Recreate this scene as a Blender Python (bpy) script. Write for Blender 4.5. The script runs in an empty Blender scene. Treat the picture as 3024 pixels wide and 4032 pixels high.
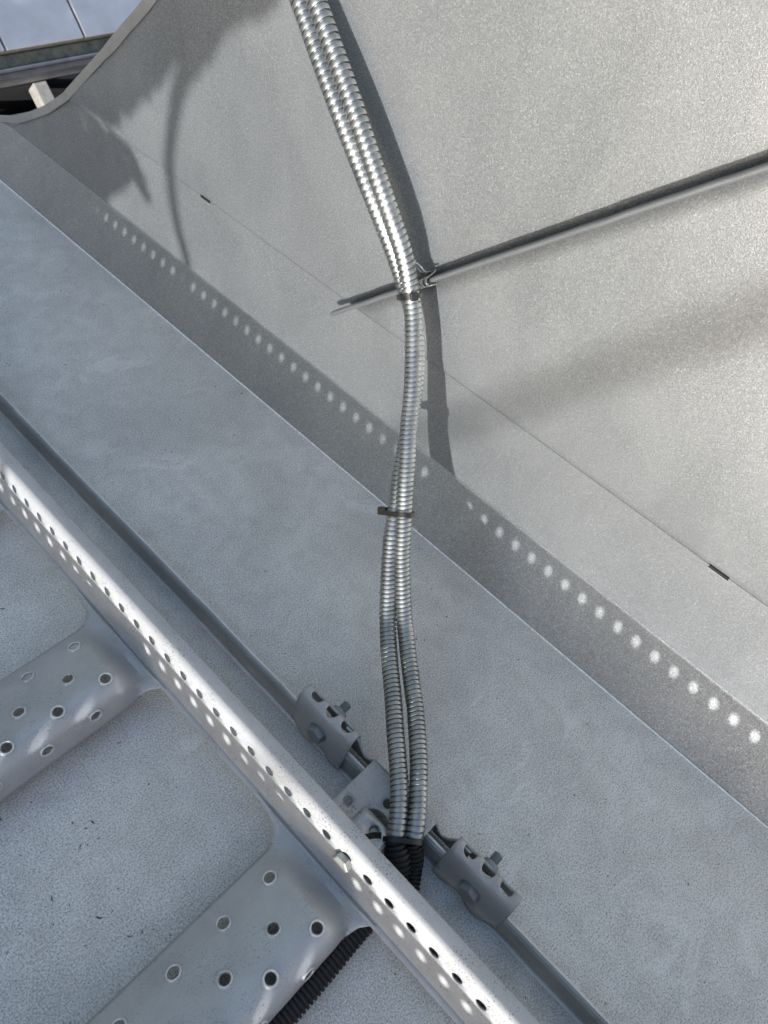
import bpy, bmesh, math, random
from mathutils import Vector, Matrix, noise
from mathutils.geometry import delaunay_2d_cdt
import numpy as np
random.seed(7)
R = math.radians
scn = bpy.context.scene
col = scn.collection
MM = 0.001

# ------------------------------------------------------------------ place
# Everything is built in the roof's own frame (millimetres):
#   x across the roof towards the metal wall, y down the slope to the eave, z away from the roof sheet.
# TILT then pitches the whole roof by 47.5 degrees so that world Z is up.
TILT = Matrix.Rotation(R(-47.5), 4, 'X')

# ------------------------------------------------------------------ camera
cam_d = bpy.data.cameras.new('camera')
cam = bpy.data.objects.new('camera', cam_d)
col.objects.link(cam)
T = Vector((0.68419118, -0.49602522, 0.53464139))
D = Vector((-0.71383609, -0.60564984, 0.35160533))
U = Vector((0.14940036, -0.62221158, -0.76846098))
right = Vector((T.x, D.x, U.x)); down = Vector((T.y, D.y, U.y)); fwd = Vector((T.z, D.z, U.z))
rot = Matrix((right, -down, -fwd)).transposed().to_4x4()
cam.matrix_world = TILT @ Matrix.Translation((0, 0, 0.752)) @ rot
cam_d.sensor_fit = 'VERTICAL'; cam_d.sensor_height = 36; cam_d.sensor_width = 27
cam_d.lens = 26.0
cam_d.clip_start = 0.01; cam_d.clip_end = 400
cam_d.dof.use_dof = True; cam_d.dof.focus_distance = 0.74; cam_d.dof.aperture_fstop = 13
scn.camera = cam

# ------------------------------------------------------------------ sky and sun
sun_local = Vector((-1.0, -0.53, 0.046)).normalized()      # towards the sun, roof frame
sun_w = (TILT.to_3x3() @ sun_local).normalized()
world = bpy.data.worlds.new('World'); scn.world = world; world.use_nodes = True
wn = world.node_tree.nodes; wl = world.node_tree.links
bg = wn['Background']
sky = wn.new('ShaderNodeTexSky'); sky.sky_type = 'NISHITA'; sky.sun_disc = False
sky.sun_elevation = math.asin(sun_w.z); sky.sun_rotation = math.atan2(sun_w.x, sun_w.y)
sky.air_density = 1.0; sky.dust_density = 2.8; sky.ozone_density = 1.3
wl.new(sky.outputs[0], bg.inputs[0]); bg.inputs[1].default_value = 0.14
sd = bpy.data.lights.new('sun', 'SUN'); so = bpy.data.objects.new('sun', sd); col.objects.link(so)
sd.energy = 3.6; sd.angle = R(0.6); sd.color = (1.0, 0.99, 0.98)
so.rotation_mode = 'QUATERNION'; so.rotation_quaternion = (-sun_w).to_track_quat('-Z', 'Y')
scn.view_settings.view_transform = 'Standard'; scn.view_settings.look = 'None'
scn.view_settings.gamma = 1.0; scn.view_settings.use_curve_mapping = False
scn.view_settings.exposure = 0.90

# ------------------------------------------------------------------ materials
def mat(name):
    m = bpy.data.materials.new(name); m.use_nodes = True
    return m, m.node_tree.nodes, m.node_tree.links, m.node_tree.nodes['Principled BSDF']

def tex_coord(n, l, scale=(1, 1, 1)):
    tc = n.new('ShaderNodeTexCoord'); mp = n.new('ShaderNodeMapping'); mp.inputs['Scale'].default_value = scale
    l.new(tc.outputs['Object'], mp.inputs['Vector'])
    return mp.outputs['Vector']

def noise_n(n, l, vec, scale, detail=2.0, rough=0.55, dist=0.0):
    t = n.new('ShaderNodeTexNoise'); t.inputs['Scale'].default_value = scale
    t.inputs['Detail'].default_value = detail; t.inputs['Roughness'].default_value = rough
    t.inputs['Distortion'].default_value = dist
    l.new(vec, t.inputs['Vector']); return t.outputs['Fac']

def ramp(n, l, fac, stops):
    r = n.new('ShaderNodeValToRGB'); e = r.color_ramp.elements
    while len(e) < len(stops): e.new(0.5)
    for q, (p, c) in zip(e, stops):
        q.position = p; q.color = (c, c, c, 1) if isinstance(c, (int, float)) else (*c, 1)
    l.new(fac, r.inputs['Fac']); return r.outputs['Color']

def mix(n, l, fac, a, b, mode='MIX'):
    m = n.new('ShaderNodeMix'); m.data_type = 'RGBA'; m.blend_type = mode
    for sock, v in ((m.inputs[0], fac), (m.inputs[6], a), (m.inputs[7], b)):
        if isinstance(v, (int, float)): sock.default_value = v
        elif isinstance(v, tuple): sock.default_value = (*v, 1)
        else: l.new(v, sock)
    return m.outputs[2]

def bump(n, l, h, strength, dist, prev=None):
    b = n.new('ShaderNodeBump'); b.inputs['Strength'].default_value = strength
    b.inputs['Distance'].default_value = dist
    l.new(h, b.inputs['Height'])
    if prev is not None: l.new(prev, b.inputs['Normal'])
    return b.outputs['Normal']

def m_roof():
    m, n, l, p = mat('weathered_aluzinc_sheet')
    v = tex_coord(n, l)
    g = noise_n(n, l, v, 620, 3, .6)                     # paint grain
    blot = noise_n(n, l, v, 5.5, 5, .55, .6)             # broad staining
    mid = noise_n(n, l, v, 38, 5, .65, .4)
    base = ramp(n, l, blot, [(.34, (.52, .52, .505)), (.5, (.62, .62, .60)), (.66, (.70, .70, .68))])
    c1 = mix(n, l, ramp(n, l, mid, [(.42, 0.0), (.70, .48)]), base, (.40, .395, .375))
    c2 = mix(n, l, ramp(n, l, g, [(.36, .75), (.50, 0.0)]), c1, (.24, .245, .25))
    c3 = mix(n, l, ramp(n, l, g, [(.52, 0.0), (.66, .7)]), c2, (.82, .82, .80))
    # chalky scuffs
    vs = tex_coord(n, l, (1, 1.7, 1))
    sc = noise_n(n, l, vs, 11, 7, .68, 1.1)
    gate = noise_n(n, l, v, 4.0, 1, .5)
    sf = n.new('ShaderNodeMath'); sf.operation = 'MULTIPLY'
    l.new(ramp(n, l, sc, [(.57, 0.0), (.62, .30), (.68, 0.1)]), sf.inputs[0])
    l.new(ramp(n, l, gate, [(.50, 0.0), (.60, 1.0)]), sf.inputs[1])
    c4 = mix(n, l, sf.outputs[0], c3, (.86, .87, .87))
    # dark grime specks
    vo = n.new('ShaderNodeTexVoronoi'); vo.inputs['Scale'].default_value = 95; l.new(v, vo.inputs['Vector'])
    gs = noise_n(n, l, v, 21, 3, .6)
    s2 = n.new('ShaderNodeMath'); s2.operation = 'MULTIPLY'
    l.new(ramp(n, l, vo.outputs['Distance'], [(.07, 1.0), (.13, 0.0)]), s2.inputs[0])
    l.new(ramp(n, l, gs, [(.56, 0.0), (.62, .9)]), s2.inputs[1])
    c5 = mix(n, l, s2.outputs[0], c4, (.07, .07, .06))
    l.new(c5, p.inputs['Base Color'])
    p.inputs['Metallic'].default_value = .25
    l.new(ramp(n, l, g, [(.3, .50), (.7, .66)]), p.inputs['Roughness'])
    b1 = bump(n, l, g, .7, .0010)
    l.new(b1, p.inputs['Normal'])
    return m

def m_wall():
    m, n, l, p = mat('sunlit_aluzinc_sheet')
    v = tex_coord(n, l)
    g = noise_n(n, l, v, 620, 4, .72)
    g2 = noise_n(n, l, v, 1050, 2, .6)
    blot = noise_n(n, l, tex_coord(n, l, (1, 1.4, .8)), 7, 6, .6, .5)
    base = ramp(n, l, blot, [(.32, (.235, .247, .254)), (.5, (.268, .281, .287)), (.68, (.30, .312, .317))])
    c2 = mix(n, l, ramp(n, l, g, [(.36, .34), (.50, 0.0)]), base, (.15, .153, .155))
    c3 = mix(n, l, ramp(n, l, g, [(.51, 0.0), (.68, .35)]), c2, (.56, .57, .565))
    c4 = mix(n, l, ramp(n, l, g2, [(.64, 0.0), (.72, .5)]), c3, (.85, .84, .80))
    vf = n.new('ShaderNodeTexVoronoi'); vf.inputs['Scale'].default_value = 780; l.new(v, vf.inputs['Vector'])
    flake = n.new('ShaderNodeSeparateColor'); l.new(vf.outputs['Color'], flake.inputs[0])
    c4 = mix(n, l, 1.0, c4, ramp(n, l, flake.outputs[0], [(0.0, .86), (.6, 1.0), (.9, 1.08), (1.0, 1.32)]), 'MULTIPLY')
    l.new(c4, p.inputs['Base Color'])
    p.inputs['Metallic'].default_value = .72
    l.new(ramp(n, l, g, [(.35, .60), (.65, .40)]), p.inputs['Roughness'])
    l.new(bump(n, l, g, .38, .0008), p.inputs['Normal'])
    return m

def m_galv(name='galvanised_steel', c=(.50, .505, .51), metal=.55, rough=.42, specks=1.0):
    m, n, l, p = mat(name)
    v = tex_coord(n, l)
    g = noise_n(n, l, v, 900, 2, .6)
    cl = noise_n(n, l, v, 26, 4, .6, .3)
    base = mix(n, l, ramp(n, l, cl, [(.35, 0.0), (.7, .45)]), c, tuple(x * .72 for x in c))
    base = mix(n, l, ramp(n, l, g, [(.35, .25), (.6, 0.0)]), base, tuple(x * .6 for x in c))
    sp = noise_n(n, l, v, 700, 1, .5)
    ga = noise_n(n, l, v, 30, 4, .7, .5)
    f = n.new('ShaderNodeMath'); f.operation = 'MULTIPLY'
    l.new(ramp(n, l, sp, [(.60, 0.0), (.66, .8 * min(specks, 1.2))]), f.inputs[0])
    l.new(ramp(n, l, ga, [(.47, 0.0), (.60, 1.0)]), f.inputs[1])
    base = mix(n, l, f.outputs[0], base, (.14, .135, .12))
    l.new(base, p.inputs['Base Color']); p.inputs['Metallic'].default_value = metal
    l.new(ramp(n, l, cl, [(.3, rough - .06), (.7, rough + .12)]), p.inputs['Roughness'])
    l.new(bump(n, l, g, .12, .0003), p.inputs['Normal'])
    return m

def m_conduit():
    m, n, l, p = mat('galvanised_conduit_strip')
    v = tex_coord(n, l)
    cl = noise_n(n, l, v, 45, 4, .6, .5); st = noise_n(n, l, v, 420, 3, .6)
    c = ramp(n, l, cl, [(.35, (.29, .305, .305)), (.65, (.41, .42, .41))])
    c = mix(n, l, ramp(n, l, st, [(.35, .35), (.55, 0.0)]), c, (.36, .38, .38))
    l.new(c, p.inputs['Base Color']); p.inputs['Metallic'].default_value = 1.0
    l.new(ramp(n, l, st, [(.3, .52), (.7, .40)]), p.inputs['Roughness'])
    l.new(bump(n, l, st, .08, .0002), p.inputs['Normal'])
    return m

def m_plain(name, c, rough=.5, metal=0.0, sc=60, amt=.25, bs=.1):
    m, n, l, p = mat(name)
    v = tex_coord(n, l)
    f = noise_n(n, l, v, sc, 4, .6, .3)
    l.new(mix(n, l, ramp(n, l, f, [(.35, 0.0), (.7, 1.0)]), c, tuple(x * (1 - amt) for x in c)), p.inputs['Base Color'])
    p.inputs['Roughness'].default_value = rough; p.inputs['Metallic'].default_value = metal
    l.new(bump(n, l, f, bs, .001), p.inputs['Normal'])
    return m

ROOF = m_roof(); WALL = m_wall()
ROOFSEAM = m_galv('shaded_seam_sheet', (.36, .375, .37), .3, .5, .9)  # toned down: shade on the seam's side put into colour
CAPM = m_galv('seam_edge_highlight', (.66, .67, .665), .2, .45, .8)  # paler tone that paints light along the seam edges
BEADM = m_galv('dark_seam_bead', (.22, .23, .235), .6, .45, .4)  # bead tone darker than the wall sheet
GALV = m_galv(); RAIL = m_galv('rail_steel', (.45, .455, .455), .10, .55, 1.2)
TREAD = m_galv('tread_steel', (.46, .475, .485), .45, .46, .6)
CAST = m_galv('painted_clamp', (.40, .405, .405), .2, .42, .5)
BOLT = m_galv('dull_bolt', (.30, .33, .34), .6, .5, .5)
ZBOLT = m_galv('zinc_bolt', (.44, .45, .42), .6, .45, .6)
COND = m_conduit()
BLACK = m_plain('black_plastic', (.007, .007, .008), .6, 0, 200, .4)
TIE = m_plain('black_nylon', (.015, .014, .012), .35, 0, 200, .3)
SPRING = m_plain('bright_spring_steel', (.70, .68, .64), .25, .95, 200, .1)
SEAMM = m_galv('seam_aluzinc', (.37, .375, .37), .45, .5, .7)
DARK = m_plain('gap_shade', (.012, .012, .012), .9, 0, 20, .3)  # near-black colour stands in for the shade inside openings
TILE = m_plain('white_glazed_slab', (.56, .57, .60), .35, 0, 14, .18)
LEDGE = m_plain('mossy_ledge', (.13, .135, .105), .9, 0, 45, .6, .4)
ALU = m_plain('dull_aluminium', (.42, .43, .45), .45, .6, 40, .3)
GRASS = m_plain('ground_mix', (.10, .11, .08), .9, 0, .3, .4)
LEAF = m_plain('leaf', (.05, .085, .03), .6, 0, 20, .4)
BARK = m_plain('bark', (.12, .09, .065), .9, 0, 30, .4)
SEED = m_plain('dry_litter', (.055, .05, .035), .9, 0, 400, .5)

# ------------------------------------------------------------------ helpers
def link(name, me, parent=None, m=None, loc=(0, 0, 0), smooth=None):
    o = bpy.data.objects.new(name, me); col.objects.link(o)
    if m is not None and me is not None and len(me.materials) == 0: me.materials.append(m)
    if parent is not None:
        o.parent = parent; o.location = loc
    if smooth is not None and me is not None:
        me.polygons.foreach_set('use_smooth', [True] * len(me.polygons))
        if smooth < 180: me.set_sharp_from_angle(angle=R(smooth))
    return o

def put(o, loc=(0, 0, 0), rz=0.0):
    o.matrix_world = TILT @ Matrix.Translation(Vector(loc) * MM) @ Matrix.Rotation(rz, 4, 'Z')

def tag(o, label, cat, group=None, kind=None):
    o['label'] = label
    if cat: o['category'] = cat
    if group: o['group'] = group
    if kind: o['kind'] = kind
    return o

def thing(name, loc, label, cat, group=None):
    o = bpy.data.objects.new(name, None); col.objects.link(o); o.empty_display_size = .02
    put(o, loc); tag(o, label, cat, group)
    return o

def mesh(name, verts, faces, off=(0, 0, 0)):
    me = bpy.data.meshes.new(name)
    a = (np.array(verts, dtype=float) - np.array(off)) * MM
    me.from_pydata(a.tolist(), [], faces); me.update()
    return me

def solid(o, th, offset=-1.0):
    s = o.modifiers.new('thickness', 'SOLIDIFY'); s.thickness = th * MM; s.offset = offset
    return s

def bevel(o, w, seg=2):
    b = o.modifiers.new('edge', 'BEVEL'); b.width = w * MM; b.segments = seg; b.limit_method = 'ANGLE'
    b.angle_limit = R(35)
    return b

def inpoly(x, y, poly):
    c = False; j = len(poly) - 1
    for i in range(len(poly)):
        xi, yi = poly[i]; xj, yj = poly[j]
        if (yi > y) != (yj > y) and x < (xj - xi) * (y - yi) / (yj - yi) + xi: c = not c
        j = i
    return c

def sheet2d(outer, holes, step, rings=(0,), nseg=24):
    """triangulate a plate outline with elliptical holes (cx, cy, rx, ry); returns verts, tris"""
    V = []; E = []
    def loop(pts):
        s = len(V)
        for q in pts: V.append(q)
        k = len(pts)
        for i in range(k): E.append((s + i, s + (i + 1) % k))
    fine = []
    for i in range(len(outer)):
        a = Vector(outer[i]); b = Vector(outer[(i + 1) % len(outer)]); k = max(1, int(round((b - a).length / step)))
        for q in range(k): fine.append(tuple(a.lerp(b, q / k)))
    loop(fine)
    for (cx, cy, rx, ry) in holes:
        for ri, dr in enumerate(rings):
            pts = [(cx + (rx + dr) * math.cos(2 * math.pi * t / nseg), cy + (ry + dr) * math.sin(2 * math.pi * t / nseg)) for t in range(nseg)]
            if ri == 0: loop(pts)
            else:
                for q in pts:
                    if inpoly(q[0], q[1], fine) and all(ri == 0 or math.hypot((q[0] - h[0]) / h[2], (q[1] - h[1]) / h[3]) > 1.02 for h in holes): V.append(q)
    xs = [q[0] for q in outer]; ys = [q[1] for q in outer]
    rmax = max(rings) + step * .35
    x = min(xs) + step / 2
    while x < max(xs):
        y = min(ys) + step / 2
        while y < max(ys):
            if inpoly(x, y, fine) and all(math.hypot(x - h[0], y - h[1]) > max(h[2], h[3]) + rmax for h in holes):
                if min(math.hypot(x - f[0], y - f[1]) for f in fine) > step * .4: V.append((x, y))
            y += step
        x += step
    vo, _, fo, *_ = delaunay_2d_cdt([Vector(q) for q in V], E, [], 0, 1e-5)
    F = []
    for f in fo:
        cx = sum(vo[i].x for i in f) / len(f); cy = sum(vo[i].y for i in f) / len(f)
        if not inpoly(cx, cy, fine): continue
        if any(((cx - h[0]) / h[2]) ** 2 + ((cy - h[1]) / h[3]) ** 2 < .97 for h in holes): continue
        F.append(list(f))
    return [(q.x, q.y) for q in vo], F

def interp(tab, x):
    return float(np.interp(x, [a for a, _ in tab], [b for _, b in tab]))

def box(x0, x1, y0, y1, z0, z1):
    v = [(x, y, z) for x in (x0, x1) for y in (y0, y1) for z in (z0, z1)]
    f = [(0, 1, 3, 2), (4, 6, 7, 5), (0, 4, 5, 1), (2, 3, 7, 6), (0, 2, 6, 4), (1, 5, 7, 3)]
    return v, f

def extrude_profile(prof, path, closed=False):
    """prof: list of (a,b); path: list of (origin, A, B) frames"""
    V = []; F = []; n = len(prof)
    for o_, A, B in path:
        for a, b in prof: V.append(tuple(o_ + A * a + B * b))
    m = n if closed else n - 1
    for i in range(len(path) - 1):
        for j in range(m):
            k = (j + 1) % n
            F.append((i * n + j, i * n + k, (i + 1) * n + k, (i + 1) * n + j))
    return V, F

def hexprism(r, h, base=(0, 0, 0), axis='z', cham=.12, ph=0):
    V = []; F = []
    lv = [(r, 0), (r, h * (1 - cham * 1.2)), (r * (1 - cham), h)]
    for rr, z in lv:
        for k in range(6):
            a = math.pi / 3 * k + ph
            V.append((rr * math.cos(a), rr * math.sin(a), z))
    for i in range(2):
        for k in range(6):
            F.append((i * 6 + k, i * 6 + (k + 1) % 6, (i + 1) * 6 + (k + 1) % 6, (i + 1) * 6 + k))
    F.append(tuple(range(12, 18))); F.append(tuple(range(5, -1, -1)))
    return V, F

def lathe(prof, seg=24):
    """prof list of (r, z)"""
    V = []; F = []
    for r, z in prof:
        for k in range(seg):
            a = 2 * math.pi * k / seg; V.append((r * math.cos(a), r * math.sin(a), z))
    for i in range(len(prof) - 1):
        for k in range(seg):
            F.append((i * seg + k, i * seg + (k + 1) % seg, (i + 1) * seg + (k + 1) % seg, (i + 1) * seg + k))
    F.append(tuple(range(seg - 1, -1, -1))); F.append(tuple(range((len(prof) - 1) * seg, len(prof) * seg)))
    return V, F

def orient(V, origin, zdir, xdir=None):
    z = Vector(zdir).normalized(); x = Vector(xdir) if xdir else (Vector((0, 1, 0)) if abs(z.y) < .9 else Vector((1, 0, 0)))
    x = (x - z * x.dot(z)).normalized(); y = z.cross(x); o_ = Vector(origin)
    return [tuple(o_ + x * a + y * b + z * c) for a, b, c in V]

# ------------------------------------------------------------------ ground far below and everything around
gm = bpy.data.meshes.new('ground')
gm.from_pydata([(-180, -180, -7), (180, -180, -7), (180, 180, -7), (-180, 180, -7)], [], [(0, 1, 2, 3)])
go = link('ground', gm, None, GRASS); go['kind'] = 'structure'

# ------------------------------------------------------------------ the roof
SEAM_X = 249.0
roof = thing('metal_roof', (0, 0, 0), 'grey pre-painted metal roof sheet with one standing seam under the ladder', 'roof')
def pan(x0, x1, name='roof_panel', wob=.5):
    nx = max(2, int((x1 - x0) / 60)); ny = 80; V = []; F = []
    for j in range(ny + 1):
        for i in range(nx + 1):
            x = x0 + (x1 - x0) * i / nx; y = -1500 + 3700 * j / ny  # unseen length past the eave added to keep sun off the terrace
            e = min(i, nx - i) / nx
            V.append((x, y, wob * e * 2 * noise.noise(Vector((x / 160, y / 230, 3.1)))))
    for j in range(ny):
        for i in range(nx): a = j * (nx + 1) + i; F.append((a, a + 1, a + nx + 2, a + nx + 1))
    o = link(name, mesh(name, V, F), roof, ROOF, smooth=180); return o
pan(SEAM_X + 1.2, 534); pan(-251 + 1.2, SEAM_X - 1.2); pan(-1200, -251 - 1.2)

def seam_profile(h, w=6.0, foot=3.0):
    # folded double-lock rib: foot, web, rounded bead
    return [(-foot, 0.3), (-1.6, 1.0), (-1.1, 3), (-1.1, h - 10), (-2.9, h - 9.5), (-3.0, h - 2.2), (-1.8, h - .5), (0, h),
            (1.8, h - .5), (3.0, h - 2.2), (2.9, h - 9.5), (1.1, h - 10), (1.1, 3), (1.6, 1.0), (foot, 0.3)]

def roof_seam(x0, name='standing_seam'):
    path = []
    for k in range(301):
        y = -1500 + 3700 * k / 300
        dx = 1.3 * noise.noise(Vector((y / 260, x0, 0))) + .55 * noise.noise(Vector((y / 38, x0, 4)))
        dz = .7 * noise.noise(Vector((y / 55, x0, 9)))
        path.append((Vector((x0 + dx, y, 0)), Vector((1, 0, 0)), Vector((0, 0, 1 + dz / 30))))
    V, F = extrude_profile([(-6.5, .3), (-5.2, 1.3), (-3.2, 1.5), (-2.7, 3), (-2.6, 19), (-3.2, 20.5), (-3.0, 26.5), (-1.0, 29.2), (2.4, 30), (3, 29), (3, 3), (3.4, 1), (5, .3)], path)
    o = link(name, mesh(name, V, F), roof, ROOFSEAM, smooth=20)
    for nm, pf in (('seam_top_highlight', [(.6, 29.9), (1.2, 30.7), (3.3, 30.5), (3.7, 28.5)]), ('seam_foot', [(-8.0, .3), (-7.2, 1.5), (-5.4, 1.6), (-5.0, .9)])):
        V, F = extrude_profile(pf, path); link(nm, mesh(nm, V, F), o, CAPM, smooth=40)  # added strips: lit top edge and pale foot line put into colour
    return o
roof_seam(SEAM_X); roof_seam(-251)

# ------------------------------------------------------------------ metal wall: kick strip, flashing, two sheets, seam
WX = 588.0; CZ = 203.0
wall = thing('metal_wall', (534, 0, 0), 'tall sunlit metal clad wall with slanting standing seam and hemmed edge', 'wall')
WOFF = (534, 0, 0)
EDGE = [(1700, -40), (1560, 12), (1470, 40), (1386, 74.6), (1320, 100), (1262, 129), (1192, 169), (1131.5, 210), (1075, 256.6),
        (1003, 315.4), (952, 359), (895, 406.7), (700, 590), (400, 872), (150, 1110)]         # (y, z) of the free edge
def edge_y(z): return float(np.interp(z, [b for _, b in EDGE], [a for a, _ in EDGE]))

def strip(name, pts, mtl, off, th=.6, wob=0.0, ny=90, y0=-1500):
    """folded strip: pts = (x,z) profile; runs in y up to the free edge"""
    V = []; F = []; n = len(pts)
    for j in range(ny + 1):
        t = j / ny
        for (x, z) in pts:
            y = y0 + (edge_y(z) - y0) * t
            V.append((x + wob * noise.noise(Vector((y / 300, z / 160, 1.7))), y, z))
    for j in range(ny):
        for i in range(n - 1): a = j * n + i; F.append((a, a + n, a + n + 1, a + 1))
    o = link(name, mesh(name, V, F, off), wall, mtl, smooth=35); return o
strip('kick_strip', [(534, -.5), (552, 24), (570, 48.2), (587, 71)], WALL, WOFF)
strip('flashing_strip', [(587.05, 71), (WX + .6, 90), (WX + 1.2, 140), (WX + 2.4, CZ + 14)], WALL, WOFF, wob=.8)

SLOTS = [(799.4, 780.1), (-4.5, -26.2)]
def seam_y(z): return 135 + (548 - z) * 1.07      # centre line of the wall seam
def wall_sheet(name, upper):
    """one sheet each side of the seam; rows in z"""
    V = []; F = []; idx = []
    zs = sorted(set([CZ, CZ + 2.2] + [CZ + 8 + k * 22 for k in range(42)]))
    rows = []
    for z in zs:
        ya = seam_y(z) + (1.2 if not upper else -1.2)
        yb = edge_y(z) if not upper else -1500
        ys = [ya + (yb - ya) * k / 60 for k in range(61)]
        row = []
        for y in ys:
            w = 1.6 * noise.noise(Vector((y / 330, z / 210, 5.5))) * min(1, (z - CZ) / 60)
            # a soft buckle near the lower far corner
            w += 5.0 * math.exp(-((y - 1050) / 70) ** 2 - ((z - 226) / 26) ** 2)
            row.append(len(V)); V.append((WX - w * .8 - (.6 if z > CZ + 1 else 0), y, z))
        rows.append(row)
    for a, b in zip(rows, rows[1:]):
        for i in range(len(a) - 1): F.append((a[i], a[i + 1], b[i + 1], b[i]) if not upper else (a[i], b[i], b[i + 1], a[i + 1]))
    o = link(name, mesh(name, V, F, WOFF), wall, WALL, smooth=40); solid(o, .7, 1.0 if not upper else 1.0); return o
wall_sheet('wall_sheet', False); wall_sheet('wall_sheet', True)

def wall_seam():
    d = Vector((0, seam_y(0) - seam_y(1), -1)).normalized()       # runs down towards the eave
    nrm = Vector((-1, 0, 0)); side = d.cross(nrm)
    path = []; L0 = -900
    z1 = CZ + 2
    start = Vector((WX, seam_y(z1), z1))
    N = 220
    for k in range(N + 1):
        s = L0 * (1 - k / N)
        c = start + d * s + side * (1.0 * noise.noise(Vector((s / 150, 2, 2))) + .5 * noise.noise(Vector((s / 30, 5, 2))))
        path.append((c, side, nrm))
    V, F = extrude_profile([(a * .9, b) for a, b in seam_profile(24, foot=2.2)], path)
    F.append(tuple(range(len(V) - 15, len(V))))
    o = link('standing_seam', mesh('standing_seam', V, F, WOFF), wall, BEADM, smooth=50)
    # bead that overshoots the end of the web as a folded nose
    pf = [(3.1 * math.cos(a), 20.2 + 4.0 * math.sin(a)) for a in [2 * math.pi * k / 14 for k in range(14)]]
    path = [(start + d * s, side * q, nrm) for s, q in ((-2, 1), (6, 1), (13, .98), (18, .9), (20.5, .6))]
    V, F = extrude_profile(pf, path, True)
    V2 = V + [tuple(start + d * 21 + nrm * 20)]
    b = len(V) - 14
    for k in range(14): F.append((b + k, b + (k + 1) % 14, len(V2) - 1))
    link('seam_nose', mesh('seam_nose', V2, F, WOFF), o, BEADM, smooth=60)
wall_seam()

# folded hem along the free edge
def hem():
    V = []; F = []
    pts = []
    for k in range(260):
        z = -38 + (1100 + 38) * k / 259
        pts.append((edge_y(z), z))
    W_ = []
    for k, (y, z) in enumerate(pts):
        a = pts[max(0, k - 1)]; b = pts[min(len(pts) - 1, k + 1)]
        t = Vector((b[0] - a[0], b[1] - a[1])).normalized(); nr = Vector((-t.y, t.x))
        if nr.x > 0: nr = -nr
        jog = 1.5 if z > 322 else 0.0
        w = 11 + jog + 1.2 * noise.noise(Vector((z / 30, 0, 0)))
        xb = WX - 1.0 if z > 203 else float(np.interp(z, [-40, 0, 71, 203], [525, 534, 586, WX - 1]))
        if z < 71 and z > 0: xb = 534 + (z / 71) * 53
        lift = 1.4 + .9 * noise.noise(Vector((z / 18, 3, 0))) + jog * .5
        W_.append([(xb + 1.4, y + 1.2, z), (xb - 1.2 - lift, y + 1.5, z), (xb - 2.4 - lift, y, z),
                   (xb - 2.2 - lift, y + nr.x * w * .5, z + nr.y * w * .5), (xb - 1.2 - lift * .6, y + nr.x * w, z + nr.y * w), (xb - .2, y + nr.x * (w - .4), z + nr.y * (w - .4))])
    for r in W_: V += r
    for k in range(len(W_) - 1):
        for i in range(5): a = k * 6 + i; F.append((a, a + 6, a + 7, a + 1))
    link('hem', mesh('hem', V, F, WOFF), wall, m_hem, smooth=45)
m_hem = m_galv('hem_steel', (.33, .34, .34), .4, .5, .4)
hem()
# small dark tab openings where the sheet hooks over the flashing
for ya, yb in SLOTS:
    v, f = box(WX - 2.6, WX - 1.2, yb, ya, CZ - .4, CZ + 2.6)
    o = link('tab_slot', mesh('tab_slot', v, f, WOFF), wall, DARK)
    v, f = box(WX - 3.1, WX - 1.4, yb - .6, ya + .6, CZ - 1.5, CZ - .5)
    link('tab_lip', mesh('tab_lip', v, f, WOFF), wall, SEAMM)
# sealant bead line at the foot of the kick strip
bmv = []; bmf = []
for k in range(601):
    y = -1500 + 3000 * k / 600; r = 1.1 + .5 * noise.noise(Vector((y / 9, 0, 7)))
    for j in range(5):
        a = math.pi * j / 4; bmv.append((533.0 + (1.25 + .25 * noise.noise(Vector((y / 14, 2, 7)))) * math.cos(a), y, .1 + r * math.sin(a)))
for k in range(600):
    for j in range(4): a = k * 5 + j; bmf.append((a, a + 5, a + 6, a + 1))
link('foot_bead', mesh('foot_bead', bmv, bmf, WOFF), wall, m_plain('pale_bead', (.88, .9, .9), .5, 0, 300, .3), smooth=60)

# ------------------------------------------------------------------ the roof ladder
LX = 168.0; PITCH = 25.35
ladder = thing('roof_ladder', (LX, 0, 30), 'galvanised roof ladder with perforated side rails and wide dimpled treads', 'ladder')
LOFF = (LX, 0, 30)
def rail_profile(s):
    """arclength s along section -> (x, z) ; starts at lip edge"""
    pts = [(157.2, 31.4), (163.0, 30.6), (164.2, 31.6), (173.2, 80.5), (174.4, 84.2), (176.6, 86.9), (179.0, 87.9), (180.2, 88.0), (190.0, 87.5), (191.2, 85.6), (191.3, 82.5)]
    acc = 0
    for a, b in zip(pts, pts[1:]):
        d = math.hypot(b[0] - a[0], b[1] - a[1])
        if s <= acc + d + 1e-6:
            t = (s - acc) / d; return (a[0] + (b[0] - a[0]) * t, a[1] + (b[1] - a[1]) * t)
        acc += d
    return pts[-1]
def rail_break():
    pts = [(157.2, 31.4), (163.0, 30.6), (164.2, 31.6), (173.2, 80.5), (174.4, 84.2), (176.6, 86.9), (179.0, 87.9), (180.2, 88.0), (190.0, 87.5), (191.2, 85.6), (191.3, 82.5)]
    out = [0]
    for a, b in zip(pts, pts[1:]): out.append(out[-1] + math.hypot(b[0] - a[0], b[1] - a[1]))
    return out
RB = rail_break(); S_TOP = RB[-1]; HOLE_S = RB[2] + (73 - 31.6) / (80.5 - 31.6) * (RB[3] - RB[2])

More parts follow.
